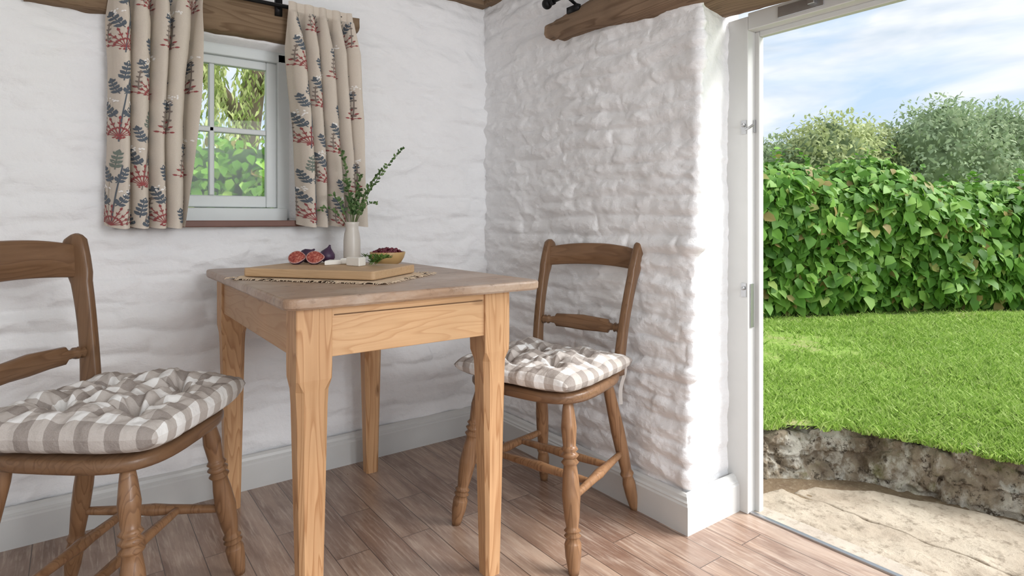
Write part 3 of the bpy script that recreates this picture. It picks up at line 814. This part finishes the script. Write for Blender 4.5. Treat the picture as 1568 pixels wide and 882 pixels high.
def stemv(tip,bow,ln_n=26,lf=.020):
    p0=Vector((0,0,.10));p3=Vector(tip);p1=Vector((tip[0]*.1,tip[1]*.1,.10+.4*(tip[2]-.1)));p2=p3*.65+Vector((bow[0],bow[1],.10))
    pts=[]
    for i in range(ln_n+1):
        t=i/ln_n;pts.append(p0*(1-t)**3+p1*3*t*(1-t)**2+p2*3*t*t*(1-t)+p3*t**3)
    tube(g,pts,[.0018*(1-.7*i/ln_n) for i in range(ln_n+1)],6)
    for i in range(6,ln_n+1):
        d=(pts[i]-pts[i-1]).normalized()
        for s_ in (-1,1):
            sd=Vector((r.uniform(-1,1),r.uniform(-1,.4),r.uniform(-.2,.6))).normalized()
            leafpoly(gl_,pts[i],d*.7+sd,(r.uniform(-.5,.5),-1,.6),lf*r.uniform(.7,1.15)*(1.1-.4*i/ln_n),.0052)
for (rt,up,dp) in ((.175,.418,.01),(.120,.34,-.03),(-.03,.41,-.02),(-.015,.30,-.02),(.045,.32,-.03),(.085,.29,-.02),(.02,.27,.02),(-.055,.25,-.04),(-.095,.20,-.03),(.07,.22,.03),(.01,.22,-.03),(.03,.25,-.01)):
    stemv((.807*rt+.59*dp,-.59*rt+.807*dp*.3,up),(.01*r.uniform(-1,1),.01*r.uniform(-1,1)),int(up*62))
g.obj('stems',M_stem,vs);gl_.obj('leaves',M_leafv,vs,False)

# ---------------------------------------------------------------- OUTSIDE
LZ=.14
M_grass=leafmat('grass_blade',(.20,.34,.055),(.34,.50,.10),(.50,.62,.22),.35,.6,spec=.1)
m,nt,b=newmat('lawn_turf');q=NB(nt);v=q.coord('Object')
c=q.mix(q.noise(v,2.5,6,.6),(.16,.26,.05),(.28,.40,.09));c=q.mix(q.ramp(q.noise(v,4,7,.7),[(.52,(0,0,0)),(.70,(1,1,1))]),c,(.40,.34,.19))
L(nt,c,b.inputs['Base Color']);b.inputs['Roughness'].default_value=.95;b.inputs['Specular IOR Level'].default_value=.05;q.bump(q.noise(v,60,4),.6,.02,b);M_lawn=m
edge=[(-6,2.85),(-2,2.85),(1.2,2.85),(1.95,2.70),(2.0,2.0),(2.0,1.5),(2.05,1.36),(2.26,1.29),(2.46,1.11),(2.57,.67),(2.63,.1),(2.68,-.8),(2.95,-3),(3.6,-7)]
ep=np.array(edge);tt=np.concatenate([[0],np.cumsum(np.linalg.norm(np.diff(ep,axis=0),axis=1))])
T=np.arange(0,tt[-1],.05);EX=np.interp(T,tt,ep[:,0]);EY=np.interp(T,tt,ep[:,1])
C0=np.array([.3,.3]);ks=np.concatenate([np.linspace(0,1.5,60)**1.3,[2.4,3.5,6,12,25]])
PX=EX[:,None]+ks[None,:]*(EX-C0[0])[:,None];PY=EY[:,None]+ks[None,:]*(EY-C0[1])[:,None]
def lawnz(x,y): return LZ+.05*(fbm(x*1.3,y*1.3,90)-.5)+.012*(fbm(x*9,y*9,91)-.5)
lawn=fastmesh('lawn',np.stack([PX,PY,lawnz(PX,PY)],-1).reshape(-1,3),gridfaces(len(T),len(ks)).reshape(-1,4),M_lawn,None,True)
HD=np.array([.895,-.446]);HP=np.array([4.6,2.76]);HN=np.array([-.446,-.895])
Fw=np.array([.5906,.807]);Rt=np.array([.807,-.5906])
NBL=130000
d=2.0*np.exp(rng.random(NBL)*math.log(5.7/2.0));t=rng.uniform(.25,1.15,NBL)
P=d[:,None]*Fw+(t*d)[:,None]*Rt
ang=np.arctan2(P[:,1]-C0[1],P[:,0]-C0[0]);ea=np.arctan2(EY-C0[1],EX-C0[0]);er=np.hypot(EX-C0[0],EY-C0[1])
o=np.argsort(ea);rr=np.interp(ang,ea[o],er[o]);pr=np.hypot(P[:,0]-C0[0],P[:,1]-C0[1])
sd=(P-HP)@HN
bare=fbm(P[:,0]*1.6,P[:,1]*1.6,95)+.25*(fbm(P[:,0]*9,P[:,1]*9,98)-.5)
keep=np.clip((.60-bare)*9,.10,1)
keep*=np.clip(sd/.5,.15,1)
raggedge=.09*(fbm(ang*30,ang*0,99)-.6)
ok=(pr>rr-.03+raggedge)&(sd>-.05)&(rng.random(NBL)<keep);P=P[ok];n=len(P)
h=rng.uniform(.014,.042,n)*(.55+.9*fbm(P[:,0]*3,P[:,1]*3,96));w=rng.uniform(.0018,.0034,n)*(.6+.25*d[ok])
an=rng.uniform(0,2*math.pi,n);ln=rng.normal(0,.6,(n,2))*h[:,None]
z=lawnz(P[:,0],P[:,1])-.004
dx=np.cos(an)*w;dy=np.sin(an)*w
V=np.zeros((n,4,3));V[:,0]=np.stack([P[:,0]-dx,P[:,1]-dy,z],-1);V[:,1]=np.stack([P[:,0]+dx,P[:,1]+dy,z],-1)
V[:,2]=np.stack([P[:,0]+dx*.7+ln[:,0]*.45,P[:,1]+dy*.7+ln[:,1]*.45,z+h*.6],-1);V[:,3]=np.stack([P[:,0]+ln[:,0],P[:,1]+ln[:,1],z+h],-1)
fastmesh('grass_blades',V.reshape(-1,3),(np.arange(n)[:,None]*4+np.array([0,1,2,3])).astype(int),M_grass,lawn)
# paving
M_slab=stonemat('paving_sandstone',(.36,.295,.225),(.50,.43,.34),(.24,.195,.145),5,.010,.52,.68)
pv=empty('stone_paving')
m_soil=stonemat('soil',(.16,.11,.07),(.22,.16,.10),(.28,.22,.15),8,.01)
nx,ny=60,90
gx=np.linspace(XE+.093,2.75,nx);gy=np.linspace(-2.5,1.4,ny);GX,GY=np.meshgrid(gx,gy,indexing='ij')
fastmesh('bedding',np.stack([GX,GY,-.066+.012*fbm(GX*7,GY*7,8)],-1).reshape(-1,3),gridfaces(nx,ny).reshape(-1,4),m_soil,pv,True)
def poly_slab(name,pts,z0,z1):
    cx_=sum(p[0] for p in pts)/len(pts);cy_=sum(p[1] for p in pts)/len(pts)
    dense=[]
    for i in range(len(pts)):
        a=pts[i];b_=pts[(i+1)%len(pts)]
        for k in range(22):
            t=k/22;x=a[0]*(1-t)+b_[0]*t;y=a[1]*(1-t)+b_[1]*t
            nn=.034*(float(fbm(x*11,y*11,6))-.5);dense.append((max(x+nn,XE+.094),y-nn))
    V=[];n=len(dense);rings=[(1,z0),(1,z1-.012),(.988,z1-.004),(.965,z1)]+[(k,z1) for k in np.linspace(.93,.05,26)]
    for k,z in rings:
        for x,y in dense:
            X=cx_+(x-cx_)*k;Y=cy_+(y-cy_)*k
            zz_=z+(.022*(float(fbm(X*4,Y*4,12))-.5)+.016*(float(fbm(X*18,Y*18,13))-.5) if z>=z1-.013 else 0)
            V.append((X,Y,zz_))
    F=[(j*n+i,j*n+(i+1)%n,(j+1)*n+(i+1)%n,(j+1)*n+i) for j in range(len(rings)-1) for i in range(n)]+[tuple((len(rings)-1)*n+i for i in range(n))]
    g=G();g.add(V,F);g.obj(name,M_slab,pv,True)
poly_slab('flag_1',[(1.845,1.09),(1.845,.42),(2.10,.36),(2.12,.80),(2.11,1.20),(1.97,1.24)],-.1,-.042)
poly_slab('flag_2',[(2.13,1.17),(2.14,.80),(2.12,.36),(2.52,.43),(2.48,.72),(2.38,.98),(2.23,1.15)],-.1,-.050)
poly_slab('flag_3',[(1.845,.405),(1.845,-.5),(2.3,-.5),(2.3,.33)],-.1,-.044)
poly_slab('flag_4',[(2.32,.37),(2.315,-.5),(2.62,-.5),(2.56,.3),(2.53,.41)],-.1,-.05)
poly_slab('flag_5',[(1.845,-.52),(1.845,-2.3),(2.8,-2.3),(2.63,-.52)],-.1,-.05)
# craggy stone ledge between paving and lawn
m,nt,b=newmat('ledge_stone');q=NB(nt);v=q.coord('Object')
n1=q.noise(v,6,8,.7);n2=q.noise(v,26,7,.72);n3=q.noise(q.coord('Object',(1,1,.6)),9,6,.68)
c=q.mix(q.ramp(n1,[(.38,(0,0,0)),(.60,(1,1,1))]),(.17,.125,.085),(.38,.32,.24))
c=q.mix(q.ramp(n3,[(.48,(0,0,0)),(.57,(1,1,1))]),c,(.58,.545,.47))
c=q.mix(q.ramp(n2,[(.54,(0,0,0)),(.62,(1,1,1))]),c,(.09,.07,.05))
mo=q.ramp(q.noise(v,8,5,.7),[(.56,(0,0,0)),(.68,(1,1,1))]);c=q.mix(q.math('MULTIPLY',mo,.6),c,(.17,.17,.06))
L(nt,c,b.inputs['Base Color']);b.inputs['Roughness'].default_value=.92;b.inputs['Specular IOR Level'].default_value=.12
q.bump(q.math('ADD',n2,n1),.9,.02,b);M_rock=m
cp=np.array([(1.93,1.44),(2.0,1.33),(2.12,1.26),(2.26,1.21),(2.36,1.13),(2.44,1.00),(2.50,.79),(2.54,.60),(2.60,.05),(2.66,-.8),(2.85,-2.2)])
ct=np.concatenate([[0],np.cumsum(np.linalg.norm(np.diff(cp,axis=0),axis=1))])
ss=np.concatenate([np.arange(0,1.6,.005),np.arange(1.6,ct[-1],.03)])
bx=np.interp(ss,ct,cp[:,0]);by=np.interp(ss,ct,cp[:,1])
dxy=np.stack([np.gradient(bx,ss),np.gradient(by,ss)],-1);dxy/=np.linalg.norm(dxy,axis=1,keepdims=True)
k=np.ones(61)/61
pad=np.pad(dxy,((30,30),(0,0)),'edge');dxy=np.stack([np.convolve(pad[:,0],k,'valid'),np.convolve(pad[:,1],k,'valid')],-1)
onrm=np.stack([-dxy[:,1],dxy[:,0]],-1)
sgn=np.sign(((np.stack([bx,by],-1)-C0)*onrm).sum(1));onrm*=sgn[:,None]
tv=np.linspace(0,1,76)
Sg,Tg=np.meshgrid(ss,tv,indexing='ij')
zq=Tg*.25
# broken, angular bedding: warped cells in both directions rather than a row of blocks
wx=Sg+.05*(fbm(Sg*9,zq*11,220,3)-.45)*2;wz=zq+.035*(fbm(Sg*7+5,zq*9,221,3)-.45)*2
ci=np.floor(wx/.19+.6*_h(np.floor(wz/.085),np.floor(wz/.085)*0,222));cj=np.floor(wz/.085)
cell=_h(ci,cj,223)-.5
low=fbm(Sg*3.1,Sg*0,224,2)-.4
crack=np.clip(1-np.abs(2*fbm(Sg*7,zq*9,225,3)-.92)*9,0,1)
hgt=.222+.060*low+.026*(fbm(Sg*11,Sg*0,200)-.5)+.02*(_h(ci,ci*0,226)-.5)
o_=np.where(Tg<.6,.010+.060*(Tg/.6)**1.6,.07+(Tg-.6)/.4*.14)
z_=np.where(Tg<.6,-.10+hgt*(Tg/.6)**.9,-.10+hgt+.012*np.sin((Tg-.6)/.4*3.14)-.03*((Tg-.6)/.4)**3)
crag=.045*cell+.070*low-.022*crack+.070*(fbm(Sg*8,z_*9,205,5)-.48)+.028*(np.abs(fbm(Sg*20,z_*20,206)-.48)*-3+.2)
fade=np.where(Tg<.6,1,np.clip(1-(Tg-.6)/.4*1.0,0.1,1))
o_=o_-crag*fade
z_=z_+fade*.045*(fbm(Sg*10,o_*14+Tg*3,207,5)-.5)*np.clip(Tg*3,0,1)
PX_=bx[:,None]+onrm[:,0:1]*o_;PY_=by[:,None]+onrm[:,1:2]*o_
fastmesh('stone_ledge',np.stack([PX_,PY_,z_],-1).reshape(-1,3),gridfaces(len(ss),len(tv)).reshape(-1,4),M_rock,None,False)

def leaves(name,P,Dn,Nn,ln,wd,mat,parent=None,fold=.2):
    n=len(P)
    Dn=Dn/np.linalg.norm(Dn,axis=1,keepdims=True);S=np.cross(Dn,Nn);S/=np.linalg.norm(S,axis=1,keepdims=True);N2=np.cross(S,Dn)
    ln=np.asarray(ln)[:,None];wd=np.asarray(wd)[:,None]
    pts=[P,P+Dn*ln*.3+S*wd+N2*wd*fold,P+Dn*ln*.68+S*wd*.72+N2*wd*fold,P+Dn*ln-N2*ln*.12,P+Dn*ln*.68-S*wd*.72+N2*wd*fold,P+Dn*ln*.3-S*wd+N2*wd*fold,P+Dn*ln*.45+N2*0]
    V=np.stack(pts,1).reshape(-1,3);base=np.arange(n)[:,None]*7
    F=np.concatenate([base+np.array([0,1,2,6]),base+np.array([6,2,3,4]),base+np.array([0,6,4,5])],0)
    return fastmesh(name,V,F,mat,parent)
kk=[-7,-4.4,-3,-.5,.15,.5,.75,1.0,1.3,1.55,1.75,2.1,2.7,5];hh=[1.55,1.56,1.55,1.46,1.46,1.44,1.34,1.46,1.50,1.42,1.24,1.26,1.30,1.4]
hd=empty('creeper_hedge')
K,Zc=np.meshgrid(np.linspace(-7,5,300),np.linspace(0,1,40),indexing='ij')
def hbul(k_,tz): return .34*(fbm(k_*1.7,tz*2.6,41,3)-.45)+.12*(fbm(k_*6,tz*8,42)-.5)
top=np.interp(K,kk,hh)
dep=np.where(Zc<.75,0,-(np.clip((Zc-.75)/.25,0,1)**2)*.40)-.11+hbul(K,Zc)
zc=LZ+(top-LZ-.06)*Zc
P_=HP+K[...,None]*HD+dep[...,None]*HN
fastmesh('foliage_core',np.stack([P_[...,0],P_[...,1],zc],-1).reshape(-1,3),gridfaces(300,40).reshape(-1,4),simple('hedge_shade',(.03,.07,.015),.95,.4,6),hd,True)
NL=18000
k_=np.where(rng.random(NL)<.62,rng.uniform(-.6,3.2,NL),rng.uniform(-6,5,NL));tz=rng.random(NL)**.85
top=np.interp(k_,kk,hh)
dep=np.where(tz<.75,0,-((tz-.75)/.25)**2*.38)+hbul(k_,tz)+rng.normal(0,.045,NL)+.0-.12*np.clip((.12-tz)/.12,0,1)
zz=LZ+.02+(top-LZ)*tz+.07*(vn(k_*5,k_*0,43)-.5)*tz
XY=HP+k_[:,None]*HD+dep[:,None]*HN
P3=np.stack([XY[:,0],XY[:,1],zz],-1)
nrm=np.stack([np.full(NL,HN[0]),np.full(NL,HN[1]),.55+.9*np.clip((tz-.7)*4,0,1)],-1)+rng.normal(0,.42,(NL,3))
nrm/=np.linalg.norm(nrm,axis=1,keepdims=True)
q_=rng.normal(0,.7,NL)
dn=np.stack([HD[0]*q_,HD[1]*q_,np.full(NL,-.8)],-1)+.3*nrm+rng.normal(0,.2,(NL,3))
ls=rng.uniform(.07,.145,NL)*np.where(k_<-2,.75,1)
M_hedge=leafmat('creeper_leaf',(.07,.18,.025),(.15,.33,.045),(.30,.50,.10),.28,.5,extra=(.36,.28,.10),spec=.2)
leaves('leaves',P3,dn,nrm,ls,ls*.35,M_hedge,hd)
PL=[];DL=[]
for i in range(70):
    kq=rng.uniform(-5,4.5);tp=float(np.interp(kq,kk,hh));b0=HP+kq*HD-.15*HN
    dx_,dy_=rng.normal(0,.5),rng.normal(0,.3)
    for j in range(7):
        PL.append((b0[0]+dx_*.03*j,b0[1]+dy_*.03*j,tp-.04+.022*j+rng.normal(0,.006)));DL.append((rng.normal(0,1),rng.normal(0,1),.2))
PL=np.array(PL);DL=np.array(DL);l=rng.uniform(.04,.08,len(PL))
leaves('shoots',PL,DL,rng.normal(0,.6,(len(PL),3))+np.array([0,-.6,1]),l,l*.33,M_hedge,hd)
def tree(name,c,r3,nleaf,mat,core,ls0=.16,seed=0):
    e=empty(name)
    dirs=rng.normal(0,1,(nleaf,3));dirs/=np.linalg.norm(dirs,axis=1,keepdims=True)
    th=np.arctan2(dirs[:,1],dirs[:,0])
    def lob(th,z): return 1+.30*(fbm(th*2.2+seed,z*3+seed,seed)-.5)+.46*(fbm(th*5+seed,z*6,seed+1)-.5)
    rr=lob(th,dirs[:,2])*(1-.20*rng.random(nleaf)**1.5)+.06*rng.normal(0,1,nleaf)
    P=np.array(c)+dirs*np.array(r3)*rr[:,None]
    dn=np.stack([rng.normal(0,.4,nleaf),rng.normal(0,.4,nleaf),rng.uniform(-1,.5,nleaf)],-1)+dirs*.4
    l=ls0*rng.uniform(.6,1.3,nleaf)
    leaves('leaves',P,dn,dirs+rng.normal(0,.4,(nleaf,3)),l,l*.22,mat,e)
    g=G();V=[];n1,n2=48,32
    for i in range(n2+1):
        t_=math.pi*i/n2
        for k in range(n1):
            a=2*math.pi*k/n1;dx,dy,dz=math.sin(t_)*math.cos(a),math.sin(t_)*math.sin(a),math.cos(t_)
            aa_=a if a<math.pi else a-2*math.pi
            b_=.84*float(lob(aa_,dz))
            V.append((c[0]+dx*r3[0]*b_,c[1]+dy*r3[1]*b_,c[2]+dz*r3[2]*b_))
    F=[(i*n1+k,(i+1)*n1+k,(i+1)*n1+(k+1)%n1,i*n1+(k+1)%n1) for i in range(n2) for k in range(n1)]
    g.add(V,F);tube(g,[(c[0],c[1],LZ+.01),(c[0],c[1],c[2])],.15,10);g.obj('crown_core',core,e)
M_t1=leafmat('willow_far_leaf',(.38,.44,.20),(.50,.55,.27),(.62,.66,.38),.3,.8,spec=.05)
M_t2=leafmat('willow_grey_leaf',(.27,.35,.20),(.36,.45,.27),(.50,.58,.38),.3,.8,spec=.05)
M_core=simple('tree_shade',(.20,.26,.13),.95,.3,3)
for i,(c,r3,mm) in enumerate((((12.0,7.5,1.35),(1.3,1.3,1.35),M_t2),((13.0,6.4,1.45),(1.35,1.3,1.65),M_t1),((14.3,6.1,1.3),(1.2,1.2,1.75),M_t1),
   ((15.0,4.9,1.5),(1.5,1.4,1.95),M_t2),((16.3,4.3,1.5),(1.35,1.3,1.9),M_t2),((17.6,3.2,1.6),(1.6,1.4,2.0),M_t1),((19.0,1.8,1.5),(1.8,1.5,2.1),M_t2),((10.5,8.6,1.1),(1.4,1.3,1.1),M_t2))):
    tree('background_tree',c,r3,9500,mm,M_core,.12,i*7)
wl=empty('weeping_willow');g=G()
tube(g,[(2.2,10.2,LZ+.01),(2.1,10.1,1.5),(2.3,10,3.2),(1.9,9.9,4.6)],[.28,.22,.17,.08],12)
tube(g,[(2.2,10.1,2.4),(1.2,9.4,3.4),(.2,9.1,4.2)],[.14,.09,.04],8);tube(g,[(2.25,10,2.9),(3.1,9.3,3.8),(3.9,9,4.3)],[.13,.08,.03],8)
g.obj('trunk',simple('willow_bark',(.16,.12,.08),.9,.3,8),wl)
PL=[];DL=[]
for i in range(300):
    x=rng.uniform(-1.6,4.8);y=rng.uniform(8.3,9.6);zt=rng.uniform(3.2,4.9);zb=rng.uniform(1.3,2.4) if rng.random()<.7 else rng.uniform(2.3,3.2)
    sw=rng.normal(0,.15);nn=int((zt-zb)/.042)
    for k in range(nn):
        t=k/nn;PL.append((x+sw*t*t+rng.normal(0,.025),y+rng.normal(0,.025),zt-(zt-zb)*t));DL.append((rng.normal(0,.4),rng.normal(0,.4),-1))
PL=np.array(PL);DL=np.array(DL);n=len(PL);l=rng.uniform(.08,.14,n)
leaves('leaves',PL,DL,rng.normal(0,1,(n,3))+np.array([0,-1.5,0]),l,l*.14,leafmat('willow_leaf',(.26,.33,.10),(.42,.49,.17),(.60,.62,.32),.4,.6),wl)

# ---------------------------------------------------------------- WORLD + LIGHT
w=bpy.data.worlds.new('sky');sc.world=w;w.use_nodes=True;nt=w.node_tree;q=NB(nt)
bg=nt.nodes['Background'];tc=nt.nodes.new('ShaderNodeTexCoord');sp=nt.nodes.new('ShaderNodeSeparateXYZ');L(nt,tc.outputs['Generated'],sp.inputs[0])
sky=q.ramp(sp.outputs['Z'],[(0,(.76,.86,.95)),(.12,(.58,.74,.93)),(.5,(.42,.61,.87))])
mp=nt.nodes.new('ShaderNodeMapping');L(nt,tc.outputs['Generated'],mp.inputs[0]);mp.inputs['Scale'].default_value=(1,1,4.2);mp.inputs['Location'].default_value=(.35,.1,.2)
n1=q.noise(mp.outputs[0],3.4,6,.50,.6)
cl=q.ramp(n1,[(.32,(0,0,0)),(.54,(1,1,1))])
n2=q.noise(mp.outputs[0],5.0,4,.5,.3)
cc=q.ramp(n2,[(.36,(.62,.71,.81)),(.56,(.95,.965,.985))])
c=q.mix(q.math('MULTIPLY',cl,.88),sky,cc);L(nt,c,bg.inputs[0]);bg.inputs[1].default_value=1.1
sd=bpy.data.lights.new('sun','SUN');so=bpy.data.objects.new('sun',sd);sc.collection.objects.link(so)
sd.energy=6.0;sd.angle=math.radians(32);sd.color=(1,.985,.96)
dirv=Vector((.90,-.85,1.15));so.rotation_euler=dirv.to_track_quat('Z','Y').to_euler()
def area(name,loc,tgt,sx,sy,en,col=(1,1,1)):
    a=bpy.data.lights.new(name,'AREA');a.shape='RECTANGLE';a.size=sx;a.size_y=sy;a.energy=en;a.color=col
    o=bpy.data.objects.new(name,a);sc.collection.objects.link(o);o.location=loc
    o.rotation_euler=(Vector(loc)-Vector(tgt)).to_track_quat('Z','Y').to_euler();return o
area('added_fill_light',(.95,-1.5,1.45),(.2,2.0,.7),1.1,.9,40,(.96,.98,1.0))  # added fill lamp behind the camera, rakes the walls to bring out relief

cam=bpy.data.cameras.new('camera');co=bpy.data.objects.new('camera',cam);sc.collection.objects.link(co)
co.location=(0,0,.95);co.rotation_euler=(math.radians(90),0,math.radians(-36.2))
cam.sensor_width=36;cam.lens=916/1568*36;cam.shift_y=-106/1568;cam.clip_start=.02;cam.clip_end=200
sc.camera=co
